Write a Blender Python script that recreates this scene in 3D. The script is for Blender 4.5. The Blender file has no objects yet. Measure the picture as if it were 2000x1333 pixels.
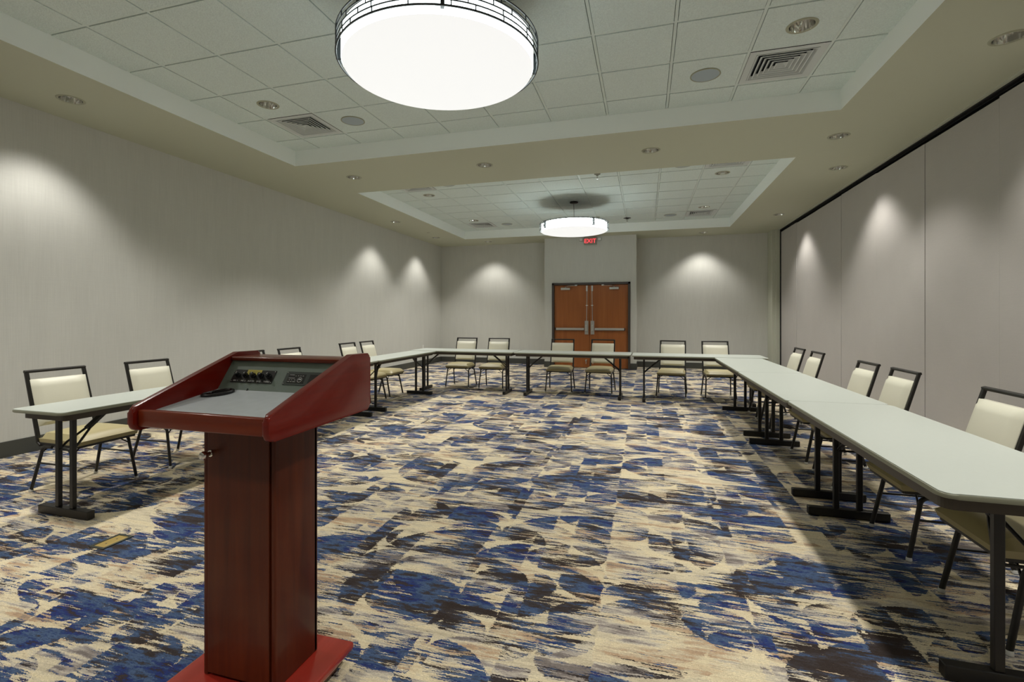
import bpy, bmesh, math, random
from mathutils import Vector, Matrix
from mathutils.geometry import delaunay_2d_cdt
random.seed(7)
PI = math.pi
scene = bpy.context.scene
C = scene.collection

# ------------------------------------------------------------------ measurements
H_CAM = 1.288
SOF = 3.279          # soffit
TRAY = 3.485         # tile ceiling
XL, XR = -5.60, 2.97
YB = 13.0
YREAR = -2.6
YBUMP = 12.35
BX0, BX1 = -2.456, -0.195
TX0, TX1 = -4.44, 1.81
TRAYS = [(0.52, 5.46), (6.93, 11.87)]
T = 0.6096
GX0 = -4.045
GROW = [5.10, 7.84]  # a grid line in y of each tray
TH = 0.708           # table height

# ------------------------------------------------------------------ materials
def srgb(r, g, b):
    f = lambda c: (c/255/12.92) if c/255 <= 0.04045 else ((c/255+0.055)/1.055)**2.4
    return (f(r), f(g), f(b), 1)

def new_mat(name):
    m = bpy.data.materials.new(name); m.use_nodes = True
    nt = m.node_tree
    return m, nt, nt.nodes['Principled BSDF']

def mat(name, col, rough=0.5, metal=0.0, coat=0.0, spec=0.5, emit=None, estr=0.0, noise=None, bump=None, sheen=0):
    m, nt, b = new_mat(name)
    b.inputs['Base Color'].default_value = col
    b.inputs['Roughness'].default_value = rough
    b.inputs['Metallic'].default_value = metal
    b.inputs['Coat Weight'].default_value = coat
    b.inputs['Coat Roughness'].default_value = 0.08
    b.inputs['Specular IOR Level'].default_value = spec
    if emit:
        b.inputs['Emission Color'].default_value = emit
        b.inputs['Emission Strength'].default_value = estr
    tc = nt.nodes.new('ShaderNodeTexCoord')
    if noise:
        (sx, sy, sz), detail, amt = noise
        mp = nt.nodes.new('ShaderNodeMapping'); mp.inputs['Scale'].default_value = (sx, sy, sz)
        n = nt.nodes.new('ShaderNodeTexNoise'); n.inputs['Scale'].default_value = 1; n.inputs['Detail'].default_value = detail
        r = nt.nodes.new('ShaderNodeMapRange'); r.inputs['From Min'].default_value = .3; r.inputs['From Max'].default_value = .7
        r.inputs['To Min'].default_value = 1-amt; r.inputs['To Max'].default_value = 1+amt
        mx = nt.nodes.new('ShaderNodeVectorMath'); mx.operation = 'MULTIPLY'
        mx.inputs[0].default_value = col[:3]
        nt.links.new(tc.outputs['Object'], mp.inputs[0]); nt.links.new(mp.outputs[0], n.inputs['Vector'])
        nt.links.new(n.outputs['Fac'], r.inputs['Value']); nt.links.new(r.outputs[0], mx.inputs[1])
        nt.links.new(mx.outputs[0], b.inputs['Base Color'])
    if bump:
        (sx, sy, sz), detail, st, dist = bump
        mp = nt.nodes.new('ShaderNodeMapping'); mp.inputs['Scale'].default_value = (sx, sy, sz)
        n = nt.nodes.new('ShaderNodeTexNoise'); n.inputs['Scale'].default_value = 1; n.inputs['Detail'].default_value = detail
        bp = nt.nodes.new('ShaderNodeBump'); bp.inputs['Strength'].default_value = st; bp.inputs['Distance'].default_value = dist
        nt.links.new(tc.outputs['Object'], mp.inputs[0]); nt.links.new(mp.outputs[0], n.inputs['Vector'])
        nt.links.new(n.outputs['Fac'], bp.inputs['Height']); nt.links.new(bp.outputs[0], b.inputs['Normal'])
    return m

def wallpaper(name, col, vert=(9, 9, 1.2), fine=(160, 160, 3)):
    """woven wall covering: fine vertical threads crossed by faint horizontal ones"""
    m, nt, b = new_mat(name)
    b.inputs['Roughness'].default_value = 0.75
    b.inputs['Specular IOR Level'].default_value = 0.3
    tc = nt.nodes.new('ShaderNodeTexCoord')
    def nz(scale, detail=2):
        mp = nt.nodes.new('ShaderNodeMapping'); mp.inputs['Scale'].default_value = scale
        n = nt.nodes.new('ShaderNodeTexNoise'); n.inputs['Scale'].default_value = 1; n.inputs['Detail'].default_value = detail
        nt.links.new(tc.outputs['Object'], mp.inputs[0]); nt.links.new(mp.outputs[0], n.inputs['Vector'])
        return n.outputs['Fac']
    def math_(op, a, bb):
        n = nt.nodes.new('ShaderNodeMath'); n.operation = op
        for i, v in enumerate((a, bb)):
            if hasattr(v, 'links') or not isinstance(v, (int, float)): nt.links.new(v, n.inputs[i])
            else: n.inputs[i].default_value = v
        return n.outputs[0]
    a = nz(fine, 3); h = nz((6, 6, 220), 2); g = nz(vert, 3)
    s = math_('ADD', math_('MULTIPLY', a, 0.20), math_('ADD', math_('MULTIPLY', h, 0.08), math_('MULTIPLY', g, 0.10)))
    f = math_('ADD', s, 0.81)
    v = nt.nodes.new('ShaderNodeVectorMath'); v.operation = 'MULTIPLY'; v.inputs[0].default_value = col[:3]
    nt.links.new(f, v.inputs[1]); nt.links.new(v.outputs[0], b.inputs['Base Color'])
    return m

def wood(name, dark, light, scale, rough=0.3, coat=0.5, axis='Z', contrast=0.5):
    m, nt, b = new_mat(name)
    b.inputs['Roughness'].default_value = rough
    b.inputs['Coat Weight'].default_value = coat; b.inputs['Coat Roughness'].default_value = 0.12
    tc = nt.nodes.new('ShaderNodeTexCoord')
    mp = nt.nodes.new('ShaderNodeMapping')
    sc = {'Z': (scale, scale, scale*0.06), 'Y': (scale, scale*0.06, scale), 'X': (scale*0.06, scale, scale)}[axis]
    mp.inputs['Scale'].default_value = sc
    n = nt.nodes.new('ShaderNodeTexNoise'); n.inputs['Scale'].default_value = 1; n.inputs['Detail'].default_value = 5
    n.inputs['Distortion'].default_value = 0.6
    r = nt.nodes.new('ShaderNodeValToRGB')
    r.color_ramp.elements[0].position = 0.5-contrast/2; r.color_ramp.elements[0].color = dark
    r.color_ramp.elements[1].position = 0.5+contrast/2; r.color_ramp.elements[1].color = light
    nt.links.new(tc.outputs['Object'], mp.inputs[0]); nt.links.new(mp.outputs[0], n.inputs['Vector'])
    nt.links.new(n.outputs['Fac'], r.inputs[0]); nt.links.new(r.outputs[0], b.inputs['Base Color'])
    b.inputs['Specular IOR Level'].default_value = 0.3
    return m

def carpet_material():
    m, nt, b = new_mat('patterned carpet')
    b.inputs['Roughness'].default_value = 0.95
    b.inputs['Specular IOR Level'].default_value = 0.1
    L = nt.links
    tc = nt.nodes.new('ShaderNodeTexCoord')
    sep = nt.nodes.new('ShaderNodeSeparateXYZ'); L.new(tc.outputs['Object'], sep.inputs[0])
    X, Y = sep.outputs['X'], sep.outputs['Y']
    def M(op, a, bb=None, cc=None, clamp=False):
        n = nt.nodes.new('ShaderNodeMath'); n.operation = op; n.use_clamp = clamp
        for i, v in enumerate((a, bb, cc)):
            if v is None: continue
            if isinstance(v, (int, float)): n.inputs[i].default_value = v
            else: L.new(v, n.inputs[i])
        return n.outputs[0]
    def comb(x, y, z=0.0):
        n = nt.nodes.new('ShaderNodeCombineXYZ')
        for i, v in enumerate((x, y, z)):
            if isinstance(v, (int, float)): n.inputs[i].default_value = v
            else: L.new(v, n.inputs[i])
        return n.outputs[0]
    def noise(sx, sy, detail=2, rough=0.5, off=0.0):
        v = comb(M('MULTIPLY_ADD', X, sx, off), M('MULTIPLY_ADD', Y, sy, off*1.7))
        n = nt.nodes.new('ShaderNodeTexNoise'); n.noise_dimensions = '2D'
        n.inputs['Scale'].default_value = 1; n.inputs['Detail'].default_value = detail; n.inputs['Roughness'].default_value = rough
        L.new(v, n.inputs['Vector']); return n.outputs['Fac']
    wx, wy = noise(95, 95, 2, 0.6, 13.0), noise(95, 95, 2, 0.6, 31.0)
    wz = noise(9, 9, 1, 0.5, 51.0)
    X = M('ADD', X, M('ADD', M('MULTIPLY_ADD', wx, 0.030, -0.015), M('MULTIPLY_ADD', wz, 0.016, -0.008)))
    Y = M('ADD', Y, M('ADD', M('MULTIPLY_ADD', wy, 0.012, -0.006), M('MULTIPLY_ADD', wz, 0.010, -0.005)))
    def white(vec):
        n = nt.nodes.new('ShaderNodeTexWhiteNoise'); n.noise_dimensions = '3D'; L.new(vec, n.inputs['Vector'])
        s = nt.nodes.new('ShaderNodeSeparateXYZ'); L.new(n.outputs['Color'], s.inputs[0]); return s.outputs
    def smooth(v, lo, hi):
        n = nt.nodes.new('ShaderNodeMapRange'); n.interpolation_type = 'SMOOTHSTEP'
        L.new(v, n.inputs['Value']); n.inputs['From Min'].default_value = lo; n.inputs['From Max'].default_value = hi
        return n.outputs[0]
    # quarter-disc cells: every cell holds a disc sector swung from a random corner
    def cells(w, h, ox, oy, seed):
        gx = M('DIVIDE', M('ADD', X, ox), w)
        col = M('FLOOR', gx)
        shift = white(comb(col, seed, 3.1))[0]
        gy = M('ADD', M('DIVIDE', M('ADD', Y, oy), h), shift)
        row = M('FLOOR', gy)
        fx = M('FRACT', gx); fy = M('FRACT', gy)
        w1 = white(comb(col, row, seed)); w2 = white(comb(col, row, seed+11.3))
        cx = M('GREATER_THAN', w1[0], 0.5); cy = M('GREATER_THAN', w1[1], 0.5)
        dx = M('ABSOLUTE', M('SUBTRACT', fx, cx)); dy = M('ABSOLUTE', M('SUBTRACT', fy, cy))
        d = M('SQRT', M('ADD', M('MULTIPLY', dx, dx), M('MULTIPLY', dy, dy)))
        inside = M('LESS_THAN', d, 1.0)
        # the fill fades away across the cell, along x
        fade = M('ABSOLUTE', M('SUBTRACT', fx, M('GREATER_THAN', w2[0], 0.5)))
        return inside, fade, w1[2], w2[1], w2[2]
    # wobble of the weave so that nothing is a ruler line
    streak = noise(7.0, 150, 2, 0.6, 3.0)
    streak2 = noise(3.0, 38, 3, 0.6, 9.0)
    blob = noise(1.7, 3.3, 2, 0.5, 21.0)
    iA, fA, rA, sA, tA = cells(0.34, 0.22, 0.19, 0.0, 1.0)
    iB, fB, rB, sB, tB = cells(0.2108, 0.14, 0.19, 0.05, 5.0)
    iC, fC, rC, sC, tC = cells(0.60, 0.37, 0.19, 0.13, 8.0)
    colr = white(comb(M('FLOOR', M('DIVIDE', M('ADD', X, 0.19), 0.253)), 2.2, 7.7))[0]
    # depth of dye: strong at the root of each disc sector, thinning along x into threads
    def layer(inside, fade, r, lo, gain, fd):
        return M('MULTIPLY', inside, M('SUBTRACT', M('MULTIPLY_ADD', r, gain, lo), M('MULTIPLY', fade, fd)))
    depth = M('ADD', layer(iA, fA, rA, 0.12, 0.46, 0.34), M('MULTIPLY', layer(iC, fC, rC, 0.10, 0.36, 0.30), 0.8))
    depth = M('ADD', depth, M('MULTIPLY_ADD', colr, 0.14, -0.08))
    depth = M('ADD', depth, M('MULTIPLY_ADD', blob, 1.2, -0.62))
    thread = M('ADD', M('MULTIPLY_ADD', streak, 1.15, -0.575), M('MULTIPLY_ADD', streak2, 1.2, -0.6))
    depth = M('ADD', depth, thread)
    # crisp undyed shapes left outside the sectors of some small cells
    cut = M('MULTIPLY', M('GREATER_THAN', rB, 0.42), M('SUBTRACT', 1.0, iB))
    cut2 = M('MULTIPLY', M('GREATER_THAN', tC, 0.55), M('SUBTRACT', 1.0, iC))
    cuts = M('MAXIMUM', cut, cut2)
    depth = M('SUBTRACT', depth, M('MULTIPLY', cuts, 0.33))
    mask = smooth(depth, 0.10, 0.18)
    # ground colours
    def ramp(v, stops):
        n = nt.nodes.new('ShaderNodeValToRGB'); L.new(v, n.inputs[0])
        e = n.color_ramp.elements
        e[0].position, e[0].color = stops[0]; e[1].position, e[1].color = stops[-1]
        for p, c in stops[1:-1]:
            x = e.new(p); x.color = c
        return n.outputs[0]
    gsel = M('ADD', M('MULTIPLY', noise(2.0, 8, 4, 0.65, 60.0), 0.72), M('MULTIPLY', noise(4, 70, 3, 0.6, 71.0), 0.28))
    gsel = M('ADD', gsel, M('MULTIPLY_ADD', iC, 0.08, -0.04))
    gsel = M('ADD', gsel, M('MULTIPLY_ADD', rA, 0.10, -0.05))
    ground = ramp(gsel, [(0.36, srgb(120, 112, 108)), (0.42, srgb(160, 152, 145)), (0.48, srgb(198, 189, 170)), (0.53, srgb(214, 200, 168)),
                         (0.58, srgb(190, 176, 152)), (0.64, srgb(182, 154, 124)), (0.72, srgb(140, 126, 114))])
    gm = nt.nodes.new('ShaderNodeMixRGB'); L.new(M('MULTIPLY', cuts, 0.6), gm.inputs[0]); L.new(ground, gm.inputs[1]); gm.inputs[2].default_value = srgb(218, 205, 172)
    ground = gm.outputs[0]
    dsel = M('ADD', M('MULTIPLY', noise(4.0, 13, 4, 0.7, 90.0), 0.60), M('MULTIPLY', streak, 0.15))
    dsel = M('ADD', dsel, M('MULTIPLY_ADD', sA, 0.14, 0.05))
    dye = ramp(dsel, [(0.37, srgb(54, 46, 43)), (0.45, srgb(62, 58, 60)), (0.485, srgb(60, 76, 104)), (0.52, srgb(78, 96, 126)),
                      (0.555, srgb(50, 66, 102)), (0.59, srgb(42, 54, 112)), (0.62, srgb(52, 50, 60)), (0.67, srgb(66, 55, 50))])
    mix = nt.nodes.new('ShaderNodeMixRGB'); L.new(mask, mix.inputs[0]); L.new(ground, mix.inputs[1]); L.new(dye, mix.inputs[2])
    # tuft grain
    pile = noise(210, 210, 3, 0.7, 5.0)
    g = M('MULTIPLY_ADD', pile, 1.3, 0.33)
    sc = nt.nodes.new('ShaderNodeVectorMath'); sc.operation = 'MULTIPLY'; L.new(mix.outputs[0], sc.inputs[0]); L.new(g, sc.inputs[1])
    L.new(sc.outputs[0], b.inputs['Base Color'])
    bp = nt.nodes.new('ShaderNodeBump'); bp.inputs['Strength'].default_value = 0.5; bp.inputs['Distance'].default_value = 0.004
    L.new(pile, bp.inputs['Height']); L.new(bp.outputs[0], b.inputs['Normal'])
    return m

M_ = {}
M_['carpet'] = carpet_material()
M_['wall'] = wallpaper('woven grey wall covering', srgb(200, 200, 194))
M_['panel'] = wallpaper('grey partition fabric', srgb(182, 178, 174), vert=(3, 3, 3), fine=(240, 240, 240))
M_['jamb'] = mat('painted jamb', srgb(186, 188, 172), 0.7)
M_['soffit'] = mat('olive cream ceiling paint', srgb(190, 192, 172), 0.8, bump=((90, 90, 90), 2, 0.1, 0.002))
M_['tray'] = mat('pale tray paint', srgb(243, 248, 245), 0.8)
M_['tile'] = mat('mineral ceiling tile', srgb(220, 231, 228), 0.9, noise=((95, 95, 95), 2, 0.06), bump=((95, 95, 95), 2, 0.9, 0.008))
M_['grid'] = mat('ceiling grid metal', srgb(216, 226, 222), 0.5)
M_['void'] = mat('dark ceiling void', srgb(40, 42, 46), 0.9)
M_['base'] = mat('charcoal rubber base', srgb(66, 67, 62), 0.55)
M_['black'] = mat('black metal', srgb(22, 21, 20), 0.38)
M_['track'] = mat('black track', srgb(10, 9, 9), 0.6)
M_['chairframe'] = mat('dark bronze chair frame', srgb(25, 23, 20), 0.38, metal=0.0, spec=0.5)
M_['tabledark'] = mat('dark table frame', srgb(18, 16, 14), 0.4)
M_['apron'] = mat('brown table apron', srgb(62, 54, 44), 0.45)
M_['tabletop'] = mat('pale grey laminate', srgb(180, 186, 179), 0.32, spec=0.4, noise=((60, 60, 60), 3, 0.012))
M_['tableedge'] = mat('grey edge band', srgb(140, 142, 124), 0.4)
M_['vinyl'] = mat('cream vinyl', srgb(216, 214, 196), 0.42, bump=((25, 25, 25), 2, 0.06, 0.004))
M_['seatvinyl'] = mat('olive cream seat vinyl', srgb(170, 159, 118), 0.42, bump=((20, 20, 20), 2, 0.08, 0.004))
M_['glide'] = mat('clear glide', srgb(200, 200, 195), 0.2)
M_['chrome'] = mat('chrome', srgb(225, 225, 220), 0.12, metal=1.0)
M_['steel'] = mat('brushed steel', srgb(200, 200, 198), 0.3, metal=1.0)
M_['alu'] = mat('painted aluminium', srgb(196, 194, 190), 0.35, metal=0.5)
M_['mahog'] = wood('mahogany laminate', srgb(96, 12, 3), srgb(124, 24, 8), 60, 0.30, 0.25, 'Y', 0.9)
M_['mahog_shaded'] = wood('mahogany laminate shaded column', srgb(66, 21, 5), srgb(98, 40, 13), 30, 0.4, 0.15, 'Z', 0.6)  # same laminate as the cheeks; shade of column and plinth painted in darker
M_['mahogh'] = wood('mahogany laminate rail', srgb(98, 32, 12), srgb(128, 48, 20), 18, 0.3, 0.25, 'X', 0.6)
M_['mahog_lit'] = wood('mahogany laminate lit base', srgb(128, 34, 24), srgb(160, 48, 36), 12, 0.25, 0.6, 'Y', 0.6)  # same laminate again, lighter: light falling on the base plate is in the colour
M_['door'] = wood('amber veneer door', srgb(142, 80, 38), srgb(176, 108, 58), 10, 0.35, 0.3, 'Z', 0.7)
M_['doorframe'] = mat('dark bronze door frame', srgb(68, 60, 56), 0.45)
M_['greylam'] = mat('grey desk laminate', srgb(184, 190, 194), 0.38, noise=((30, 30, 30), 3, 0.04))
M_['greenlam'] = mat('grey green control fascia', srgb(116, 130, 122), 0.45, noise=((30, 30, 30), 3, 0.05))
M_['blackplastic'] = mat('black plastic', srgb(16, 16, 16), 0.35)
M_['yellow'] = mat('yellow paper', srgb(214, 200, 96), 0.7)
M_['whitepaint'] = mat('white print', srgb(225, 225, 225), 0.6)
M_['inkgrey'] = mat('grey print', srgb(110, 104, 60), 0.6)
M_['trimring'] = mat('ceiling light trim', srgb(158, 158, 136), 0.4)
M_['reflector'] = mat('mirror reflector', srgb(215, 215, 210), 0.10, metal=1.0)
M_['bulb'] = mat('lit lamp lens', srgb(255, 250, 235), 0.4, emit=(1, .96, .88, 1), estr=9)
M_['speaker'] = mat('grey speaker grille', srgb(168, 180, 188), 0.7, bump=((900, 900, 900), 1, 0.3, 0.001))
M_['vent'] = mat('vent enamel', srgb(204, 209, 208), 0.45)
M_['drum'] = mat('lit drum side', srgb(255, 255, 250), 0.5, emit=(0.88, 1.0, 0.99, 1), estr=4.2)
M_['drum2'] = mat('brightly lit drum side', srgb(255, 255, 250), 0.5, emit=(0.88, 1.0, 0.99, 1), estr=10.0)
M_['diffuser'] = mat('lit drum diffuser', srgb(120, 120, 118), 0.4, emit=(1, 0.995, 0.97, 1), estr=0.62)
M_['drumtop'] = mat('drum lid', srgb(60, 62, 62), 0.6)
M_['cage'] = mat('dark grey wire', srgb(24, 28, 30), 0.5)
M_['red'] = mat('lit red letters', srgb(255, 60, 60), 0.4, emit=srgb(255, 74, 84), estr=.8)
M_['signgrey'] = mat('grey sign housing', srgb(136, 138, 126), 0.5)
M_['lampgrey'] = mat('emergency lamp housing', srgb(176, 178, 172), 0.5)
M_['brass'] = mat('brass lid', srgb(186, 160, 92), 0.35, metal=0.35)
M_['boxframe'] = mat('dark floor box frame', srgb(52, 56, 50), 0.4)
M_['whiteplastic'] = mat('white plastic', srgb(228, 228, 224), 0.4)

# ------------------------------------------------------------------ mesh helpers
def obj(name, bm, m, parent=None, smooth=False, loc=None):
    me = bpy.data.meshes.new(name)
    bmesh.ops.recalc_face_normals(bm, faces=bm.faces[:])
    bm.to_mesh(me); bm.free()
    if isinstance(m, (list, tuple)):
        for k in m: me.materials.append(k)
    else: me.materials.append(m)
    if smooth:
        for p in me.polygons: p.use_smooth = True
        try: me.set_sharp_from_angle(angle=math.radians(38))
        except Exception: pass
    o = bpy.data.objects.new(name, me); C.objects.link(o)
    if parent is not None: o.parent = parent
    if loc is not None: o.location = loc
    return o

def tag(o, label=None, cat=None, group=None, kind=None):
    if label: o['label'] = label
    if cat: o['category'] = cat
    if group: o['group'] = group
    if kind: o['kind'] = kind
    return o

def thing(name, label, cat, loc=(0, 0, 0), rotz=0.0, group=None):
    o = bpy.data.objects.new(name, None); C.objects.link(o)
    o.empty_display_size = 0.1
    o.location = loc; o.rotation_euler = (0, 0, rotz)
    return tag(o, label, cat, group)

def struct(name, bm, m, parent=None, smooth=False):
    o = obj(name, bm, m, parent, smooth)
    if parent is None: o['kind'] = 'structure'
    return o

def kids(o): return [c for c in bpy.data.objects if c.parent == o]

def copy_tree(o, parent=None):
    c = o.copy(); C.objects.link(c)
    if parent is not None: c.parent = parent
    for k in kids(o): copy_tree(k, c)
    return c

def box(bm, x0, x1, y0, y1, z0, z1, bev=0.0, seg=2, mi=0, mat4=None):
    r = bmesh.ops.create_cube(bm, size=1.0)
    vs = r['verts']
    for v in vs:
        v.co = Vector(((x0+x1)/2 + v.co.x*(x1-x0), (y0+y1)/2 + v.co.y*(y1-y0), (z0+z1)/2 + v.co.z*(z1-z0)))
    fs = set(f for v in vs for f in v.link_faces)
    if bev > 0:
        es = list(set(e for v in vs for e in v.link_edges))
        rr = bmesh.ops.bevel(bm, geom=es, offset=bev, segments=seg, affect='EDGES', profile=0.5)
        fs = set(rr['faces']) | set(f for f in fs if f.is_valid)
        vs = list(set(v for f in fs for v in f.verts))
    for f in fs: f.material_index = mi
    if mat4 is not None:
        bmesh.ops.transform(bm, matrix=mat4, verts=vs)
    return vs

def loft(bm, rings, closed=True, cap=True, mi=0):
    """rings: lists of points with the same count"""
    vr = [[bm.verts.new(p) for p in r] for r in rings]
    n = len(vr[0])
    for a, b in zip(vr[:-1], vr[1:]):
        for i in range(n if closed else n-1):
            j = (i+1) % n
            f = bm.faces.new((a[i], a[j], b[j], b[i])); f.material_index = mi
    if cap and closed:
        f = bm.faces.new(vr[0][::-1]); f.material_index = mi
        f = bm.faces.new(vr[-1]); f.material_index = mi
    return vr

def sweep(bm, pts, prof, up=Vector((0, 0, 1)), closed_path=False, mi=0, cap=True):
    """prof: 2-D outline (u along side, v along normal) swept along pts"""
    pts = [Vector(p) for p in pts]; n = len(pts); rings = []
    for i, p in enumerate(pts):
        if closed_path: d = (pts[(i+1) % n]-pts[i-1]).normalized()
        elif i == 0: d = (pts[1]-p).normalized()
        elif i == n-1: d = (p-pts[i-1]).normalized()
        else:
            d0 = (p-pts[i-1]).normalized(); d1 = (pts[i+1]-p).normalized(); d = (d0+d1).normalized()
        s = d.cross(up)
        if s.length < 1e-4: s = d.cross(Vector((0, 1, 0)))
        s.normalize(); nn = s.cross(d).normalized()
        k = 1.0
        if not closed_path and 0 < i < n-1:
            c = max(0.4, math.sqrt(max(0.0, (1+d0.dot(d1))/2))); k = 1/c
        rings.append([p + s*u + nn*v*k for u, v in prof])
    if closed_path:
        rings.append(rings[0])
        vr = [[bm.verts.new(p) for p in r] for r in rings[:-1]]; vr.append(vr[0])
        m = len(prof)
        for a, b in zip(vr[:-1], vr[1:]):
            for i in range(m):
                j = (i+1) % m
                f = bm.faces.new((a[i], a[j], b[j], b[i])); f.material_index = mi
    else:
        loft(bm, rings, True, cap, mi)

def circ(r, n=10, ry=None):
    ry = ry or r
    return [(r*math.cos(2*PI*i/n), ry*math.sin(2*PI*i/n)) for i in range(n)]

def rrect(w, h, r=0.003, seg=2):
    """rounded rectangle outline, ccw"""
    out = []
    for cx, cy, a0 in ((w/2-r, h/2-r, 0), (-w/2+r, h/2-r, 90), (-w/2+r, -h/2+r, 180), (w/2-r, -h/2+r, 270)):
        for k in range(seg+1):
            a = math.radians(a0+90*k/seg)
            out.append((cx+r*math.cos(a), cy+r*math.sin(a)))
    return out

def tube(bm, pts, r, n=8, **k): sweep(bm, pts, circ(r, n), **k)

def lathe(bm, prof, n=32, cx=0, cy=0, mi=0, capb=False, capt=False):
    rings = [[(cx+r*math.cos(2*PI*i/n), cy+r*math.sin(2*PI*i/n), z) for i in range(n)] for r, z in prof]
    vr = loft(bm, rings, True, False, mi)
    if capb: f = bm.faces.new(vr[0][::-1]); f.material_index = mi
    if capt: f = bm.faces.new(vr[-1]); f.material_index = mi
    return vr

def arc(c, r, a0, a1, n, plane='yz', x=0.0):
    out = []
    for i in range(n+1):
        a = math.radians(a0+(a1-a0)*i/n)
        out.append((x, c[0]+r*math.cos(a), c[1]+r*math.sin(a)))
    return out

def prism(bm, pts2, h0, h1, f, bev=0.0, seg=2, mi=0):
    """extrude the 2-D outline pts2 between h0 and h1; f(u, v, h) -> point"""
    a = [bm.verts.new(f(u, v, h0)) for u, v in pts2]
    b = [bm.verts.new(f(u, v, h1)) for u, v in pts2]
    n = len(pts2); fs = [bm.faces.new(a[::-1]), bm.faces.new(b)]
    for i in range(n):
        j = (i+1) % n
        fs.append(bm.faces.new((a[i], a[j], b[j], b[i])))
    for k in fs: k.material_index = mi
    if bev > 0:
        es = [e for k in fs[:2] for e in k.edges]
        r = bmesh.ops.bevel(bm, geom=list(set(es)), offset=bev, segments=seg, affect='EDGES', profile=0.5)
        for k in r['faces']: k.material_index = mi

def round_poly(pts, radii, seg=5):
    """outline with rounded corners"""
    out = []; n = len(pts)
    for i, (p, r) in enumerate(zip(pts, radii)):
        p = Vector(p); a = Vector(pts[i-1]); b = Vector(pts[(i+1) % n])
        if r <= 0: out.append(tuple(p)); continue
        da = (a-p).normalized(); db = (b-p).normalized()
        ang = da.angle(db); t = r/math.tan(ang/2)
        pa = p+da*t; pb = p+db*t
        for k in range(seg+1):
            s = k/seg
            q = (pa*(1-s)+p*s)*(1-s) + (p*(1-s)+pb*s)*s
            out.append(tuple(q))
    return out

def flat_with_holes(bm, outer, holes, z, mi=0, up=False):
    """horizontal sheet with openings; outer and holes are lists of outlines"""
    verts = []; edges = []; faces_in = []
    def add(loop):
        s = len(verts); verts.extend(Vector(p) for p in loop); n = len(loop)
        edges.extend((s+i, s+(i+1) % n) for i in range(n))
    add(outer)
    for h in holes: add(h)
    vo, eo, fo, *_ = delaunay_2d_cdt(verts, edges, [], 0, 1e-6)
    def inside(p, loop):
        c = False; n = len(loop); j = n-1
        for i in range(n):
            xi, yi = loop[i]; xj, yj = loop[j]
            if (yi > p[1]) != (yj > p[1]) and p[0] < (xj-xi)*(p[1]-yi)/(yj-yi)+xi: c = not c
            j = i
        return c
    bv = [bm.verts.new((v.x, v.y, z)) for v in vo]
    for f in fo:
        cx = sum(vo[i].x for i in f)/len(f); cy = sum(vo[i].y for i in f)/len(f)
        if not inside((cx, cy), outer) or any(inside((cx, cy), h) for h in holes): continue
        k = bm.faces.new([bv[i] for i in f]); k.material_index = mi
    bmesh.ops.delete(bm, geom=[v for v in bv if not v.link_faces], context='VERTS')

def circle_outline(cx, cy, r, n=28): return [(cx+r*math.cos(2*PI*i/n), cy+r*math.sin(2*PI*i/n)) for i in range(n)]
def rect_outline(x0, x1, y0, y1): return [(x0, y0), (x1, y0), (x1, y1), (x0, y1)]

# ------------------------------------------------------------------ ceiling lights: where they are
HOLE = 0.092
SOFFIT_LIGHTS = [(-5.05, 3.20, 'left wall soffit, nearest the camera'),
                 (-5.02, 9.27, 'left wall soffit, second from the back corner'),
                 (-5.05, 11.42, 'left wall soffit, nearest the back corner'),
                 (-3.99, 6.14, 'beam between the ceiling trays, leftmost'),
                 (-2.02, 6.13, 'beam between the ceiling trays, second from left'),
                 (0.07, 6.15, 'beam between the ceiling trays, third from left'),
                 (2.05, 6.25, 'beam end beside the partition'),
                 (2.49, 4.39, 'partition soffit, at the right picture edge'),
                 (2.48, 7.58, 'partition soffit, middle one over the chairs'),
                 (2.51, 10.71, 'partition soffit, farthest along the track'),
                 (-3.99, 12.42, 'back wall soffit, left of the doors'),
                 (1.33, 12.50, 'back wall soffit, right of the doors')]
SOFFIT_HIDDEN = [(-5.05, 0.6), (-5.05, -1.6), (2.49, 1.2), (2.49, -1.6), (-2.9, -0.6), (0.1, -0.6)]
TILE_LIGHTS = [(-3.74, 4.19, 'front tray, beside the left vent'), (1.136, 4.19, 'front tray, beside the right vent'),
               (-3.74, 8.145, 'rear tray, left side near the front'), (-3.74, 10.583, 'rear tray, left side at the back'),
               (1.136, 8.145, 'rear tray, right side near the front'), (1.136, 10.583, 'rear tray, right side at the back')]
TILE_HIDDEN = [(-3.74, 1.75), (1.136, 1.75)]
VENTS = [(-3.74, 4.795), (1.136, 4.795), (-3.74, 7.535), (1.136, 7.535), (-3.74, 11.193), (1.136, 11.193)]
SPEAKERS = [(-3.13, 4.795), (0.5265, 4.795), (-3.13, 11.193), (0.5265, 11.193), (-3.13, 7.535), (0.5265, 7.535)]

# ------------------------------------------------------------------ the room
bm = bmesh.new(); box(bm, XL-.2, XR+.6, YREAR-.2, YB+.2, -0.05, 0.0)
struct('floor', bm, M_['carpet'])

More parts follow.
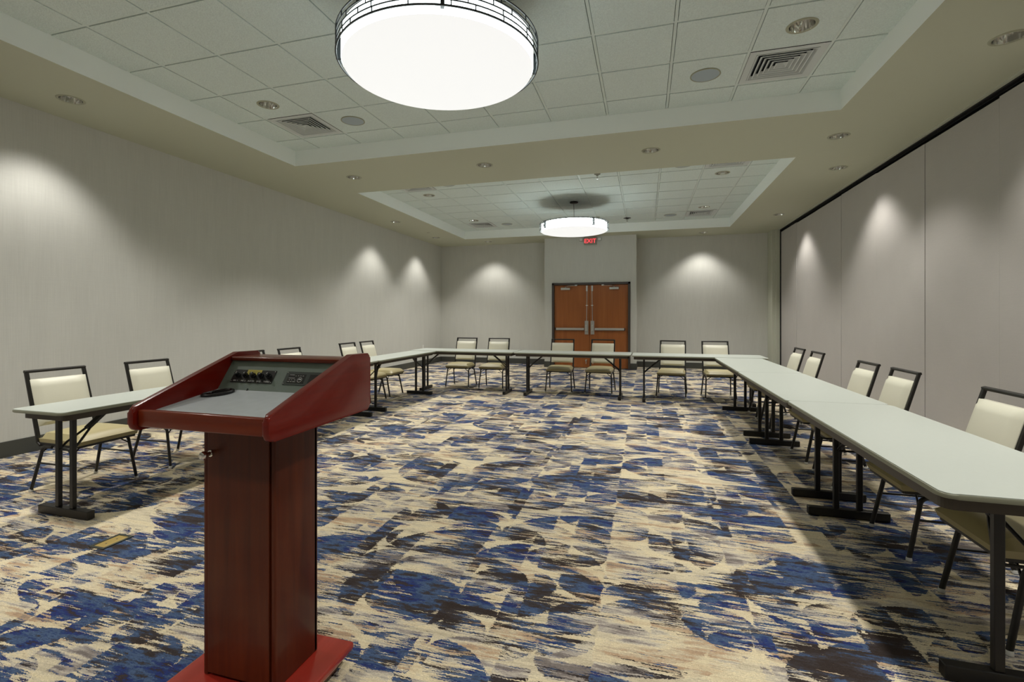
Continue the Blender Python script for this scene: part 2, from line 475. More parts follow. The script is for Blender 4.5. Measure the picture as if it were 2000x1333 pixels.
# ceiling: soffit sheet with the two trays and the lamp openings cut out
bm = bmesh.new()
holes = [rect_outline(TX0, TX1, a, b) for a, b in TRAYS]
holes += [circle_outline(x, y, HOLE) for x, y, *_ in SOFFIT_LIGHTS + SOFFIT_HIDDEN]
flat_with_holes(bm, rect_outline(XL-.1, XR+.02, YREAR-.1, YB+.1), holes, SOF, 0)
for a, b in TRAYS:                                                     # tray faces
    for p, q in (((TX0, a), (TX1, a)), ((TX1, a), (TX1, b)), ((TX1, b), (TX0, b)), ((TX0, b), (TX0, a))):
        f = bm.faces.new([bm.verts.new((p[0], p[1], SOF)), bm.verts.new((q[0], q[1], SOF)),
                          bm.verts.new((q[0], q[1], TRAY+.03)), bm.verts.new((p[0], p[1], TRAY+.03))])
        f.material_index = 1
box(bm, XL-.2, XR+.7, YREAR-.2, YB+.2, 3.75, 3.80, mi=2)                 # slab above
ceiling = struct('ceiling', bm, [M_['soffit'], M_['tray'], M_['void']])

bt = bmesh.new(); bg = bmesh.new()
BAR = 0.012
for (a, b), g0 in zip(TRAYS, GROW):
    xs = [TX0] + [GX0+i*T for i in range(10)] + [TX1]
    k0 = math.ceil((a-g0)/T+1e-3)
    ys = [a]; k = k0
    while g0+k*T < b-0.02: ys.append(g0+k*T); k += 1
    ys.append(b)
    for x in xs[1:-1]: box(bg, x-BAR, x+BAR, a, b, TRAY, TRAY+.03, 0.0015, 1)
    for y in ys[1:-1]: box(bg, TX0, TX1, y-BAR, y+BAR, TRAY+.0008, TRAY+.03, 0.0015, 1)
    for i in range(len(xs)-1):
        for j in range(len(ys)-1):
            x0, x1, y0, y1 = xs[i], xs[i+1], ys[j], ys[j+1]
            cx, cy = (x0+x1)/2, (y0+y1)/2
            if any(abs(cx-u) < .2 and abs(cy-v) < .2 for u, v in VENTS): continue
            lit = [(u, v) for u, v, *_ in TILE_LIGHTS+TILE_HIDDEN if abs(cx-u) < .2 and abs(cy-v) < .2]
            e0 = 0.0 if i == 0 else .016; e1 = 0.0 if i == len(xs)-2 else .016
            g_0 = 0.0 if j == 0 else .016; g_1 = 0.0 if j == len(ys)-2 else .016
            ro = rect_outline(x0+e0, x1-e1, y0+g_0, y1-g_1)
            zt = TRAY-.005
            if lit: flat_with_holes(bt, ro, [circle_outline(lit[0][0], lit[0][1], HOLE)], zt)
            else: bt.faces.new([bt.verts.new((p[0], p[1], zt)) for p in ro])
            for p, q in zip(ro, ro[1:]+ro[:1]):
                bt.faces.new([bt.verts.new((p[0], p[1], zt)), bt.verts.new((q[0], q[1], zt)), bt.verts.new((q[0], q[1], zt+.02)), bt.verts.new((p[0], p[1], zt+.02))])
obj('ceiling_tiles', bt, M_['tile'], ceiling); obj('ceiling_grid', bg, M_['grid'], ceiling)

def slab(name, x0, x1, y0, y1, z0, z1, m, bev=0.0, parent=None):
    b_ = bmesh.new(); box(b_, x0, x1, y0, y1, z0, z1, bev)
    return struct(name, b_, m, parent)
slab('wall_left', XL-.15, XL, YREAR-.1, YB+.1, 0, SOF, M_['wall'])
slab('wall_back', XL, XR+.3, YB, YB+.15, 0, SOF, M_['wall'])
slab('wall_rear', XL, XR+.3, YREAR-.15, YREAR, 0, SOF, M_['wall'])
DX0, DX1, DZ = -2.262, -0.335, 2.135
bm = bmesh.new()
box(bm, BX0, DX0+.01, YBUMP, YB, 0, SOF); box(bm, DX1-.01, BX1, YBUMP, YB, 0, SOF)
box(bm, DX0+.01, DX1-.01, YBUMP, YB, DZ-.01, SOF); box(bm, DX0+.01, DX1-.01, YBUMP+.2, YB, 0, DZ-.01)
struct('wall_entrance', bm, M_['wall'])
# pier at the end of the folding partition
bm = bmesh.new()
box(bm, 2.80, XR+.3, 12.56, YB, 0, SOF, 0.004); box(bm, 2.865, XR+.3, 12.535, 12.58, 0, SOF, 0.003)
struct('wall_pier', bm, M_['jamb'])
# partition panels
seams = [-2.6, -1.4, -0.21, 0.985, 2.175, 3.365, 4.156, 5.354, 6.543, 7.733, 8.956, 10.115, 11.33, 12.50]
seams[6] = 4.16; seams[5] = 2.97; seams[4] = 1.78; seams[3] = 0.59; seams[2] = -.60; seams[1] = -1.79; 
wr = bpy.data.objects.new('wall_right', None); C.objects.link(wr); wr['kind'] = 'structure'
for i in range(len(seams)-1):
    a, b = seams[i], seams[i+1]
    z1 = SOF-.078 if i % 3 else SOF-.068
    bm = bmesh.new(); box(bm, XR+.004*(i % 2), XR+.09, a+.0035, b-.0035, 0.012, z1, 0.003, 2)
    obj('wall_panel', bm, M_['panel'], wr)
slab('wall_right_backing', XR+.1, XR+.25, YREAR-.1, 12.56, 0, 3.75, M_['track'])
# track along the partition, and its dark edge on the pier
bm = bmesh.new()
box(bm, XR-.018, XR+.035, YREAR, 12.535, SOF-.022, SOF+.001, 0.002); box(bm, XR+.03, XR+.11, YREAR, 12.535, SOF-.03, SOF+.06)
box(bm, XR-.018, XR+.08, 12.505, 12.535, 0, SOF-.02, 0.002)
struct('trim_1', bm, M_['track'])
bm = bmesh.new(); box(bm, XR-.055, XR-.018, YREAR, 12.535, SOF-.012, SOF+.002, 0.002)
struct('trim_2', bm, M_['jamb'])
# dark rubber base
def basebd(name, x0, x1, y0, y1): slab(name, x0, x1, y0, y1, 0, 0.145, M_['base'], 0.003)
basebd('baseboard_left', XL, XL+.012, YREAR, YB)
basebd('baseboard_back', XL+.012, BX0-.012, YB-.012, YB); basebd('baseboard_back', BX1+.012, 2.80, YB-.012, YB)
basebd('baseboard_rear', XL+.012, XR, YREAR, YREAR+.012)
bm = bmesh.new()
box(bm, BX0-.012, DX0, YBUMP-.012, YBUMP, 0, .145, .002); box(bm, DX1, BX1+.012, YBUMP-.012, YBUMP, 0, .145, .002)
box(bm, BX0-.012, BX0, YBUMP, YB, 0, .145, .002); box(bm, BX1, BX1+.012, YBUMP, YB, 0, .145, .002)
struct('baseboard_entrance', bm, M_['base'])

# ------------------------------------------------------------------ doors
bm = bmesh.new(); FW = .055
box(bm, DX0, DX0+FW, YBUMP-.03, YBUMP+.12, 0, DZ, .004); box(bm, DX1-FW, DX1, YBUMP-.03, YBUMP+.12, 0, DZ, .004)
box(bm, DX0, DX1, YBUMP-.03, YBUMP+.12, DZ-FW, DZ, .004)
struct('trim_3', bm, M_['doorframe'])
DMID = -1.322
def door(name, x0, x1, side):
    """side: +1 when the latch edge is on the right"""
    root = bpy.data.objects.new(name, None); C.objects.link(root); root['kind'] = 'structure'
    yf = YBUMP+.035
    bm = bmesh.new(); box(bm, x0+.003, x1-.003, yf, yf+.045, 0.012, DZ-FW-.004, .002); obj('door_leaf', bm, M_['door'], root)
    xe = x1 if side > 0 else x0; s = side
    X = lambda d: xe - s*d
    bm = bmesh.new(); lo, hi = sorted((X(.13), X(.84)))
    box(bm, lo, hi, yf-.055, yf-.018, .945, 1.00, .006, 2); obj('panic_bar', bm, M_['alu'], root)
    bm = bmesh.new(); lo, hi = sorted((X(.845), X(.862)))
    box(bm, lo, hi, yf-.06, yf, .94, 1.005, .003); lo, hi = sorted((X(.13), X(.84))); box(bm, lo, hi, yf-.02, yf, .935, .958, .002)
    obj('bar_end', bm, M_['blackplastic'], root)
    bm = bmesh.new(); lo, hi = sorted((X(.028), X(.118)))
    box(bm, lo, hi, yf-.022, yf, .84, 1.18, .004); obj('latch_plate', bm, M_['steel'], root)
    bm = bmesh.new(); lo, hi = sorted((X(.045), X(.105)))
    box(bm, lo, hi, yf-.075, yf-.02, .93, 1.08, .008); obj('latch_case', bm, M_['whiteplastic'] if False else M_['alu'], root)
    bm = bmesh.new(); tube(bm, [(X(.072), yf-.02, 1.17), (X(.060), yf-.02, 1.98)], .008, 8)
    obj('vertical_rod', bm, M_['steel'], root, True)
    bm = bmesh.new(); lo, hi = sorted((X(.045), X(.085))); box(bm, lo, hi, yf-.035, yf, 1.92, 2.06, .004); obj('top_latch', bm, M_['steel'], root)
    bm = bmesh.new(); lo, hi = sorted((X(.038), X(.092))); box(bm, lo, hi, yf-.03, yf, 1.555, 1.575, .003); obj('rod_guide', bm, M_['whiteplastic'], root)
    bm = bmesh.new(); xc = X(.60); box(bm, xc-.115, xc+.115, yf-.06, yf, 1.955, 2.015, .012, 3); obj('closer_body', bm, M_['alu'], root)
    bm = bmesh.new(); p = (xc, yf-.04, 2.035)
    sweep(bm, [(xc, yf-.035, 2.015), p], circ(.009, 8), up=Vector((0, 1, 0)))
    sweep(bm, [p, (xc + s*.06, yf-.12, 2.045)], rrect(.022, .008)); sweep(bm, [(xc+s*.06, yf-.12, 2.05), (xc-s*.0+s*.27, YBUMP-.03, 2.06)], rrect(.022, .010))
    box(bm, xc+s*.27-.03, xc+s*.27+.03, YBUMP-.04, YBUMP-.02, 2.05, 2.08, .002)
    obj('closer_arm', bm, M_['steel'], root)
    bm = bmesh.new(); xk = X(.085); lathe(bm, [(.004, 0), (.012, .01), (.010, .05), (.022, .075), (.024, .1)], 12, capb=True, capt=True)
    bmesh.ops.transform(bm, matrix=Matrix.Translation((xk, yf-.03, .10)), verts=bm.verts[:])
    box(bm, xk-.018, xk+.018, yf-.012, yf, .15, .21, .003)
    obj('door_holder', bm, M_['chrome'], root, True)
door('door_1', DX0+FW, DMID, 1); door('door_2', DMID, DX1-FW, -1)

# ------------------------------------------------------------------ exit sign
def text_mesh(s, size, depth=0.0, align='CENTER', bold=0.0):
    cu = bpy.data.curves.new('t', 'FONT'); cu.body = s; cu.size = size; cu.extrude = depth; cu.align_x = align; cu.offset = bold
    cu.resolution_u = 3
    o = bpy.data.objects.new('t', cu); C.objects.link(o)
    bpy.context.view_layer.update()
    me = bpy.data.meshes.new_from_object(o.evaluated_get(bpy.context.evaluated_depsgraph_get()))
    bpy.data.objects.remove(o); bpy.data.curves.remove(cu)
    b_ = bmesh.new(); b_.from_mesh(me); bpy.data.meshes.remove(me)
    return b_
t = thing('exit_sign', 'red lit EXIT sign with two emergency lamps, above the double doors', 'exit sign', (-1.298, YBUMP, 3.168))
bm = bmesh.new(); box(bm, -.155, .155, -.045, 0, -.098, .104, .008, 2); obj('sign_housing', bm, M_['signgrey'], t)
bm = bmesh.new(); box(bm, -.125, .125, -.048, -.044, -.068, .074, .002); obj('sign_face', bm, mat('sign face', srgb(150, 120, 112), .5), t)
bm = text_mesh('EXIT', .145, .002, bold=.001)
bmesh.ops.transform(bm, matrix=Matrix.Translation((-.001, -.052, -.052)) @ Matrix.Rotation(PI/2, 4, 'X'), verts=bm.verts[:])
obj('sign_lettering', bm, M_['red'], t)
for s in (-1, 1):
    bm = bmesh.new()
    tube(bm, [(s*.15, -.02, -.02), (s*.19, -.03, -.0)], .008, 8)
    box(bm, s*.225-.045, s*.225+.045, -.07, -.01, -.005, .07, .01, 2)
    o = obj('emergency_lamp', bm, M_['lampgrey'], t, True)
    bm = bmesh.new(); box(bm, s*.225-.035, s*.225+.035, -.074, -.069, .003, .062, .002); obj('lamp_lens', bm, M_['whiteplastic'], o)

# ------------------------------------------------------------------ pendant lamps
def pendant(loc, label, rot, cordx, glow):
    t = thing('drum_pendant', label, 'pendant lamp', loc, rot, 'drum pendants in the ceiling trays')
    z0, z1 = 2.903, 3.055
    R = .618
    bm = bmesh.new(); lathe(bm, [(R-.004, z0+.004), (R, z0+.012), (R, z1)], 96); obj('drum_shade', bm, glow, t, True)
    bm = bmesh.new(); lathe(bm, [(0.001, z0-.0), (.3, z0), (R-.02, z0), (R-.004, z0+.004)], 96, capb=True); obj('diffuser', bm, M_['diffuser'], t, True)
    bm = bmesh.new(); lathe(bm, [(R+.001, z1-.001), (R+.001, z1+.004), (.001, z1+.006)], 64, capt=True); obj('drum_lid', bm, M_['drumtop'], t, True)
    bm = bmesh.new(); RC = .648; rows = 4; zb, zt = z0+.035, z1+.012
    for k in range(rows+1):
        z = zb+(zt-zb)*k/rows; r = .0062 if k == 0 else (.0050 if k == rows else .0042)
        tube(bm, [(RC*math.cos(2*PI*i/96), RC*math.sin(2*PI*i/96), z) for i in range(96)], r, 6, closed_path=True)
    rnd = random.Random(3)
    for k in range(rows):
        za, zc = zb+(zt-zb)*k/rows, zb+(zt-zb)*(k+1)/rows
        a = rnd.random()*.3
        while a < 2*PI:
            x, y = RC*math.cos(a), RC*math.sin(a)
            sweep(bm, [(x, y, za), (x, y, zc)], circ(.004, 6), up=Vector((0, 1, 0)))
            a += rnd.choice((.16, .21, .28, .34))
    obj('wire_cage', bm, M_['cage'], t, True)
    for k in range(4):
        a = k*PI/2
        bm = bmesh.new(); box(bm, R-.003, RC+.007, -.011, .011, zb-.003, zt+.003, .002)
        bmesh.ops.transform(bm, matrix=Matrix.Rotation(a, 4, 'Z'), verts=bm.verts[:])
        obj('cage_bracket', bm, M_['cage'], t)
    bm = bmesh.new(); lathe(bm, [(.074, TRAY-.005), (.078, TRAY-.012), (.078, TRAY-.026), (.06, TRAY-.034), (.012, TRAY-.036)], 32, capt=True, capb=True)
    obj('canopy', bm, M_['black'], t, True)
    bm = bmesh.new(); pts = []
    for i in range(17):
        s = i/16; z = (TRAY-.03)*(1-s)+(z1)*s
        pts.append((cordx*math.sin(PI*min(1, s*1.15))*(s**.7), -cordx*.3*math.sin(PI*s), z))
    tube(bm, pts, .0045, 8, up=Vector((0, 1, 0))); obj('cord', bm, M_['black'], t, True)
    return t
pendant((-1.30, 2.99, 0), 'large round drum pendant in the front ceiling tray, above the lectern', math.radians(-65), .03, M_['drum'])
pendant((-1.30, 9.40, 0), 'round drum pendant in the rear ceiling tray, in front of the doors', math.radians(-49), .035, M_['drum2'])

# ------------------------------------------------------------------ recessed downlights
def make_downlight(z):
    t = thing('recessed_downlight', 'x', 'downlight', (0, 0, 0), 0, 'recessed downlights')
    bm = bmesh.new()
    lathe(bm, [(.086, z+.001), (.088, z-.004), (.100, z-.005), (.108, z-.002), (.109, z+.0005)], 40); obj('trim_ring', bm, M_['trimring'], t, True)
    bm = bmesh.new(); lathe(bm, [(.087, z-.003), (.082, z+.03), (.070, z+.065), (.052, z+.095), (.04, z+.105)], 32); obj('reflector', bm, M_['reflector'], t, True)
    bm = bmesh.new(); lathe(bm, [(.040, z+.105), (.034, z+.085), (.020, z+.073), (.001, z+.070)], 24, capt=True); obj('bulb', bm, M_['bulb'], t, True)
    return t
dl_s = make_downlight(SOF); dl_t = make_downlight(TRAY-.005)
def place_lights(proto, lst, first, words_):
    for x, y, where in lst:
        o = proto if first else copy_tree(proto)
        first = False
        o.location = (x, y, 0); o.rotation_euler.z = random.random()*6
        o['label'] = words_ + where
place_lights(dl_s, SOFFIT_LIGHTS, True, 'round recessed downlight in the ')
place_lights(dl_t, TILE_LIGHTS, True, 'round recessed downlight in a tile of the ')

# ------------------------------------------------------------------ air vents and speakers
def make_vent():
    t = thing('ceiling_vent', 'x', 'vent', (0, 0, 0), 0, 'square louvred air vents')
    z = TRAY; h = T/2-.014
    bm = bmesh.new()
    flat_with_holes(bm, rect_outline(-h, h, -h, h), [rect_outline(-.235, .235, -.235, .235)], z-.004)
    for p, q in zip(rect_outline(-.235, .235, -.235, .235), rect_outline(-.235, .235, -.235, .235)[1:]+rect_outline(-.235, .235, -.235, .235)[:1]):
        bm.faces.new([bm.verts.new((p[0], p[1], z-.004)), bm.verts.new((q[0], q[1], z-.004)), bm.verts.new((q[0], q[1], z+.02)), bm.verts.new((p[0], p[1], z+.02))])
    obj('vent_frame', bm, M_['vent'], t)
    bm = bmesh.new(); box(bm, -h, h, -h, h, z+.07, z+.08); obj('vent_duct', bm, M_['void'], t)
    bm = bmesh.new()
    for k in range(6):
        ro = .228-k*.037; ri = ro-.025
        if k == 5:
            ri = .014
        zo, zi = z-.006, z+.020
        for a in range(4):
            rot = Matrix.Rotation(a*PI/2, 4, 'Z')
            th = .0016
            Q = [(-ro-.006, -ro-.006, zo), (ro+.006, -ro-.006, zo), (ro-.004, -ro+.004, zo), (-ro+.004, -ro+.004, zo)]
            bm.faces.new([bm.verts.new(rot @ (Vector(p)+Vector((0, 0, -.0006)))) for p in Q])
            P = [(-ro, -ro, zo), (ro, -ro, zo), (ri, -ri, zi), (-ri, -ri, zi)]
            vs = [bm.verts.new(rot @ Vector(p)) for p in P] + [bm.verts.new(rot @ (Vector(p)+Vector((0, 0, th)))) for p in P]
            for f in ((0, 1, 2, 3), (7, 6, 5, 4), (0, 4, 5, 1), (2, 6, 7, 3), (1, 5, 6, 2), (3, 7, 4, 0)):
                bm.faces.new([vs[i] for i in f])
    obj('louver', bm, M_['vent'], t)
    return t
vent = make_vent()
vl = ['front ceiling tray, left one between downlight and speaker', 'front ceiling tray, right one below the big downlight',
      'rear ceiling tray, half hidden at its front left corner', 'rear ceiling tray, half hidden at its front right corner',
      'rear ceiling tray, far left corner', 'rear ceiling tray, far right corner']
for i, (x, y) in enumerate(VENTS):
    o = vent if i == 0 else copy_tree(vent)
    o.location = (x, y, 0); o['label'] = 'square louvred air vent in the ' + vl[i]
def make_speaker():
    t = thing('ceiling_speaker', 'x', 'speaker', (0, 0, 0), 0, 'round ceiling speakers'); z = TRAY-.005
    bm = bmesh.new(); lathe(bm, [(.128, z), (.130, z-.006), (.122, z-.009), (.118, z-.006)], 40); obj('speaker_rim', bm, M_['trimring'], t, True)
    bm = bmesh.new(); lathe(bm, [(.119, z-.006), (.06, z-.010), (.001, z-.011)], 40, capt=True, capb=True); obj('speaker_grille', bm, M_['speaker'], t, True)
    return t
spk = make_speaker()
sl = ['front tray beside the left vent', 'front tray beside the right vent', 'rear tray beside the far left vent', 'rear tray beside the far right vent',
      'rear tray, cut off by the beam at left', 'rear tray, cut off by the beam at right']
for i, (x, y) in enumerate(SPEAKERS):
    o = spk if i == 0 else copy_tree(spk)
    o.location = (x, y, 0); o['label'] = 'flat round grey ceiling speaker in the ' + sl[i]

# sprinklers
def sprinkler(x, y, z, name, label, dark, r):
    t = thing(name, label, 'sprinkler', (x, y, z), 0)
    bm = bmesh.new(); lathe(bm, [(r, 0), (r*.96, -.006), (r*.4, -.018), (r*.3, -.03)], 24, capt=True, capb=True); obj('escutcheon', bm, dark, t, True)
    bm = bmesh.new(); lathe(bm, [(.008, -.03), (.008, -.05), (.004, -.06), (.018, -.075), (.018, -.078)], 12, capt=True, capb=True); obj('sprinkler_head', bm, M_['steel'], t, True)
sprinkler(-0.376, 11.28, TRAY-.001, 'sprinkler', 'small dark cone sprinkler on the tiles right of the rear pendant', M_['black'], .085)
sprinkler(-0.70, 7.66, TRAY-.005, 'sprinkler', 'small grey sprinkler in the rear tray, beside the beam edge', M_['signgrey'], .05)
sprinkler(-0.985, 10.98, TRAY-.005, 'sprinkler', 'tiny pale sprinkler on the tiles just behind the rear pendant', M_['trimring'], .045)
t = thing('ceiling_cover_plate', 'small flat round cover plate on the left soffit near the back', 'cover plate', (-4.93, 10.70, 0))
bm = bmesh.new(); lathe(bm, [(.04, SOF+.001), (.04, SOF-.004), (.03, SOF-.006)], 24, capt=True); obj('cover_disc', bm, M_['trimring'], t, True)

# ------------------------------------------------------------------ tables
def make_table(W, Ln):
    """length along local Y, top at TH"""
    t = thing('folding_table', 'x', 'table')
    hw, hl = W/2, Ln/2
    out = round_poly([(-hw, -hl), (hw, -hl), (hw, hl), (-hw, hl)], [.045]*4, 6)
    f = lambda u, v, h: (u, v, h)
    bm = bmesh.new(); prism(bm, out, TH-.004, TH, f, .0015, 1, 0); top = obj('tabletop', bm, M_['tabletop'], t)
    bm = bmesh.new(); prism(bm, [(x*(1+.003/hw), y*(1+.002/hl)) for x, y in out], TH-.020, TH-.0035, f, .004, 2, 0); obj('edge_band', bm, M_['tableedge'], top, True)
    i = .014 if W > .5 else .035; e = .022 if W > .5 else .045
    oa = round_poly([(-hw+i, -hl+e), (hw-i, -hl+e), (hw-i, hl-e), (-hw+i, hl-e)], [.04]*4, 5)
    oi = [(x*(1-.018/hw), y*(1-.018/hl)) for x, y in oa]
    bm = bmesh.new(); n = len(oa); zb, zt = TH-.062, TH-.018
    for a, b_, ra, rb in ((oa, oa, zb, zt), (oi, oi, zb, zt)):
        va = [bm.verts.new((x, y, ra)) for x, y in a]; vb = [bm.verts.new((x, y, rb)) for x, y in b_]
        for k in range(n): bm.faces.new((va[k], va[(k+1) % n], vb[(k+1) % n], vb[k]))
    va = [bm.verts.new((x, y, zb)) for x, y in oa]; vb = [bm.verts.new((x, y, zb)) for x, y in oi]
    for k in range(n): bm.faces.new((va[k], vb[k], vb[(k+1) % n], va[(k+1) % n]))
    obj('apron', bm, M_['apron'], t)
    for s in (-1, 1):
        ye = s*(hl-.168)
        bm = bmesh.new(); box(bm, -.225, .225, ye-.023, ye+.023, 0.004, .056, .004, 2); ft = obj('foot_bar', bm, M_['tabledark'], t)
        bm = bmesh.new(); box(bm, -.215, .215, ye-.015, ye+.015, 0, .006); obj('foot_pad', bm, M_['blackplastic'], ft)
        for q in (-1, 1):
            bm = bmesh.new(); box(bm, q*.065-.016, q*.065+.016, ye-.013, ye+.013, .055, TH-.03, .003, 1); obj('leg', bm, M_['tabledark'], t)
        bm = bmesh.new(); box(bm, -hw+.05, hw-.05, ye-.012, ye+.012, TH-.05, TH-.022, .002); obj('leg_crossbar', bm, M_['tabledark'], t)
        # Y brace: two rods from the posts meet a sleeve that runs up to the underside
        ym, zm = ye-s*.155, .565
        for q in (-1, 1):
            bm = bmesh.new(); tube(bm, [(q*.058, ye-s*.010, .435), (q*.055, ye-s*.04, .465), (q*.020, ye-s*.125, .535), (q*.006, ym, zm)], .0075, 8)
            obj('brace_rod', bm, M_['tabledark'], t, True)
        bm = bmesh.new()
        tube(bm, [(-.068, ye, .425), (.068, ye, .425)], .0065, 8)
        obj('leg_stretcher', bm, M_['tabledark'], t, True)
        bm = bmesh.new(); sweep(bm, [(0, ye-s*.125, .540), (0, ye-s*.30, TH-.030)], rrect(.040, .022)); obj('brace_sleeve', bm, M_['tabledark'], t)
        bm = bmesh.new(); box(bm, -.03, .03, ye-s*.30-.03, ye-s*.30+.03, TH-.034, TH-.020, .002); obj('brace_bracket', bm, M_['tabledark'], t)
    return t
tA = make_table(.457, 1.829); tB = make_table(.605, 1.845); tC = make_table(.605, 1.829)
place = [
 (tA, (-3.585, 2.99), 0, 'narrow grey folding table at the left front, half behind the lectern', 'left row of folding tables'),
 (None, (-3.585, 4.825), 0, 'middle table of the left row, mostly hidden behind the lectern', 'left row of folding tables'),
 (None, (-3.578, 6.672), 0, 'farthest table of the left row, meeting the back row at the corner', 'left row of folding tables'),
 (tB, (1.243, 2.885), 0, 'large grey folding table in the right foreground', 'right row of folding tables'),
 (None, (1.240, 4.735), 0, 'middle table of the right row, behind the foreground table', 'right row of folding tables'),
 (None, (1.245, 6.587), 0, 'farthest table of the right row, touching the back row', 'right row of folding tables'),
 (tC, (-2.963, 7.955), 90, 'left table of the back row, in front of two chairs by the corner', 'back row of folding tables'),
 (None, (-1.116, 7.95), 89.2, 'middle table of the back row, in front of the wooden doors', 'back row of folding tables'),
 (None, (0.735, 7.865), 89.6, 'right table of the back row, beside the partition side', 'back row of folding tables')]
cur = None
for src, (x, y), r, lab, grp in place:
    if src is not None: cur = src; o = src
    else: o = copy_tree(cur)
    o.location = (x, y, 0); o.rotation_euler.z = math.radians(r); tag(o, lab, None, grp)

# ------------------------------------------------------------------ chairs (facing local -Y)
def make_chair():
    t = thing('banquet_chair', 'x', 'chair')
    F = M_['chairframe']
    # seat cushion: waterfall front, crowned top
    bm = bmesh.new()
    W, y0, y1 = .425, -.255, .175
    nx, ny = 14, 14; top = []; bot = []
    for j in range(ny+1):
        tv, bv = [], []
        v = j/ny
        for i in range(nx+1):
            u = i/nx
            taper = 1-.05*v
            x = (u-.5)*W*taper; y = y0+(y1-y0)*v
            ed = min(1, min(u, 1-u)/.10); ef = min(1, v/.16); eb = min(1, (1-v)/.10)
            q = (1-(1-ed)**2.4)*(1-(1-ef)**2.2)*(1-(1-eb)**2.4)
            z = .392+.040*q+.016*math.sin(PI*u)*math.sin(PI*v)
            tv.append(bm.verts.new((x, y, z)))
            bv.append(bm.verts.new((x*.985, y if j else y+.012, .362)))
        top.append(tv); bot.append(bv)
    for j in range(ny):
        for i in range(nx):
            bm.faces.new((top[j][i], top[j][i+1], top[j+1][i+1], top[j+1][i]))
            bm.faces.new((bot[j][i], bot[j+1][i], bot[j+1][i+1], bot[j][i+1]))
    def strip(a, b):
        for k in range(len(a)-1): bm.faces.new((a[k], a[k+1], b[k+1], b[k]))
    strip(top[0], bot[0]); strip(top[-1], bot[-1])
    strip([r[0] for r in top], [r[0] for r in bot]); strip([r[-1] for r in top], [r[-1] for r in bot])
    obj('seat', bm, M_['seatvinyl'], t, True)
    # frame under the seat
    bm = bmesh.new()
    for s in (-1, 1): box(bm, s*.195-.011, s*.195+.011, -.235, .185, .345, .364, .003, 1)
    box(bm, -.20, .20, -.240, -.218, .345, .364, .003, 1); box(bm, -.20, .20, .165, .187, .345, .364, .003, 1)
    box(bm, -.19, .19, -.225, .17, .3585, .363)
    obj('seat_frame', bm, F, t)
    # legs: oval tube, the upper end bends in under the seat rail
    prof = circ(.0125, 10, .0105)
    for s in (-1, 1):
        for fr in (-1, 1):
            bm = bmesh.new()
            xf, xt = s*.222, s*.205
            yf = fr*.222; yt = -.165 if fr < 0 else .135
            pts = [(xf, yf, .012)]
            A = Vector((xt, yt, .300)); pts.append(tuple(Vector(pts[0]).lerp(A, .5)))
            for k in range(7):
                a = k/6; ang = a*PI/2
                y = A.y - fr*.045*(1-math.cos(ang)); z = .300+.036*math.sin(ang)
                pts.append((xt, y, z))
            pts.append((xt, pts[-1][1]-fr*.06, .337))
            sweep(bm, pts, prof, up=Vector((1, 0, 0)))
            lg = obj('leg', bm, F, t, True)
            bm = bmesh.new(); lathe(bm, [(.011, 0), (.0145, .003), (.0145, .012), (.012, .02)], 12, xf, yf, capb=True, capt=True); obj('glide', bm, M_['glide'], lg, True)
        # side stretcher between front and rear leg
        bm = bmesh.new(); zz = .215; k = (.3-zz)/.288
        ya = -.165-.057*k; yb = .135+.087*k; xx = s*(.205+.017*k)
        tube(bm, [(xx, ya, zz), (xx, yb, zz)], .0065, 8, up=Vector((1, 0, 0))); obj('stretcher', bm, F, t, True)
    # little struts from the legs in to the seat rail
    for s in (-1, 1):
        for yv, zz in ((-.172, .285), (.150, .285)):
            bm = bmesh.new(); tube(bm, [(s*.205, yv, zz), (s*.125, yv+(.02 if yv < 0 else -.02), .347)], .0055, 6)
            obj('corner_strut', bm, F, t, True)
    # back frame
    lean = (.335-.20)/(.885-.42)
    yb = lambda z: .192+(z-.42)*.29
    pr = rrect(.019, .026, .003, 1)
    xo = lambda z: .200-.006*(z-.4)/.49
    zt = .875
    for s in (-1, 1):
        bm = bmesh.new()
        pts = [(s*.200, .150, .343), (s*.200, .178, .362), (s*.200, .189, .41)] + [(s*xo(z), yb(z), z) for z in (.5, .7, zt)]
        sweep(bm, pts, pr, up=Vector((1, 0, 0)))
        obj('back_upright', bm, F, t)
    bm = bmesh.new()
    sweep(bm, [(-.206, yb(zt), zt), (.206, yb(zt), zt)], rrect(.024, .018, .003, 1), up=Vector((0, -.29, 1)).normalized()); obj('top_rail', bm, F, t)
    # back cushion
    bm = bmesh.new(); nx, nz = 12, 12
    fr_, bk = [], []
    for j in range(nz+1):
        v = j/nz; z = .475+(.815-.475)*v; a, b_ = [], []
        for i in range(nx+1):
            u = i/nx; x = (u-.5)*(.378)
            ed = min(1, min(u, 1-u)/.09); et = min(1, min(v, 1-v)/.08)
            q = (1-(1-ed)**2.4)*(1-(1-et)**2.4)
            a.append(bm.verts.new((x, yb(z)-.014-.022*q-.008*math.sin(PI*u)*math.sin(PI*v), z)))
            b_.append(bm.verts.new((x, yb(z)+.012, z)))
        fr_.append(a); bk.append(b_)
    for j in range(nz):
        for i in range(nx):
            bm.faces.new((fr_[j][i], fr_[j][i+1], fr_[j+1][i+1], fr_[j+1][i]))
            bm.faces.new((bk[j][i], bk[j+1][i], bk[j+1][i+1], bk[j][i+1]))
    def strip2(a, b):
        for k in range(len(a)-1): bm.faces.new((a[k], a[k+1], b[k+1], b[k]))
    strip2(fr_[0], bk[0]); strip2(fr_[-1], bk[-1])
    strip2([r[0] for r in fr_], [r[0] for r in bk]); strip2([r[-1] for r in fr_], [r[-1] for r in bk])
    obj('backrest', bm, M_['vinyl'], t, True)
    return t
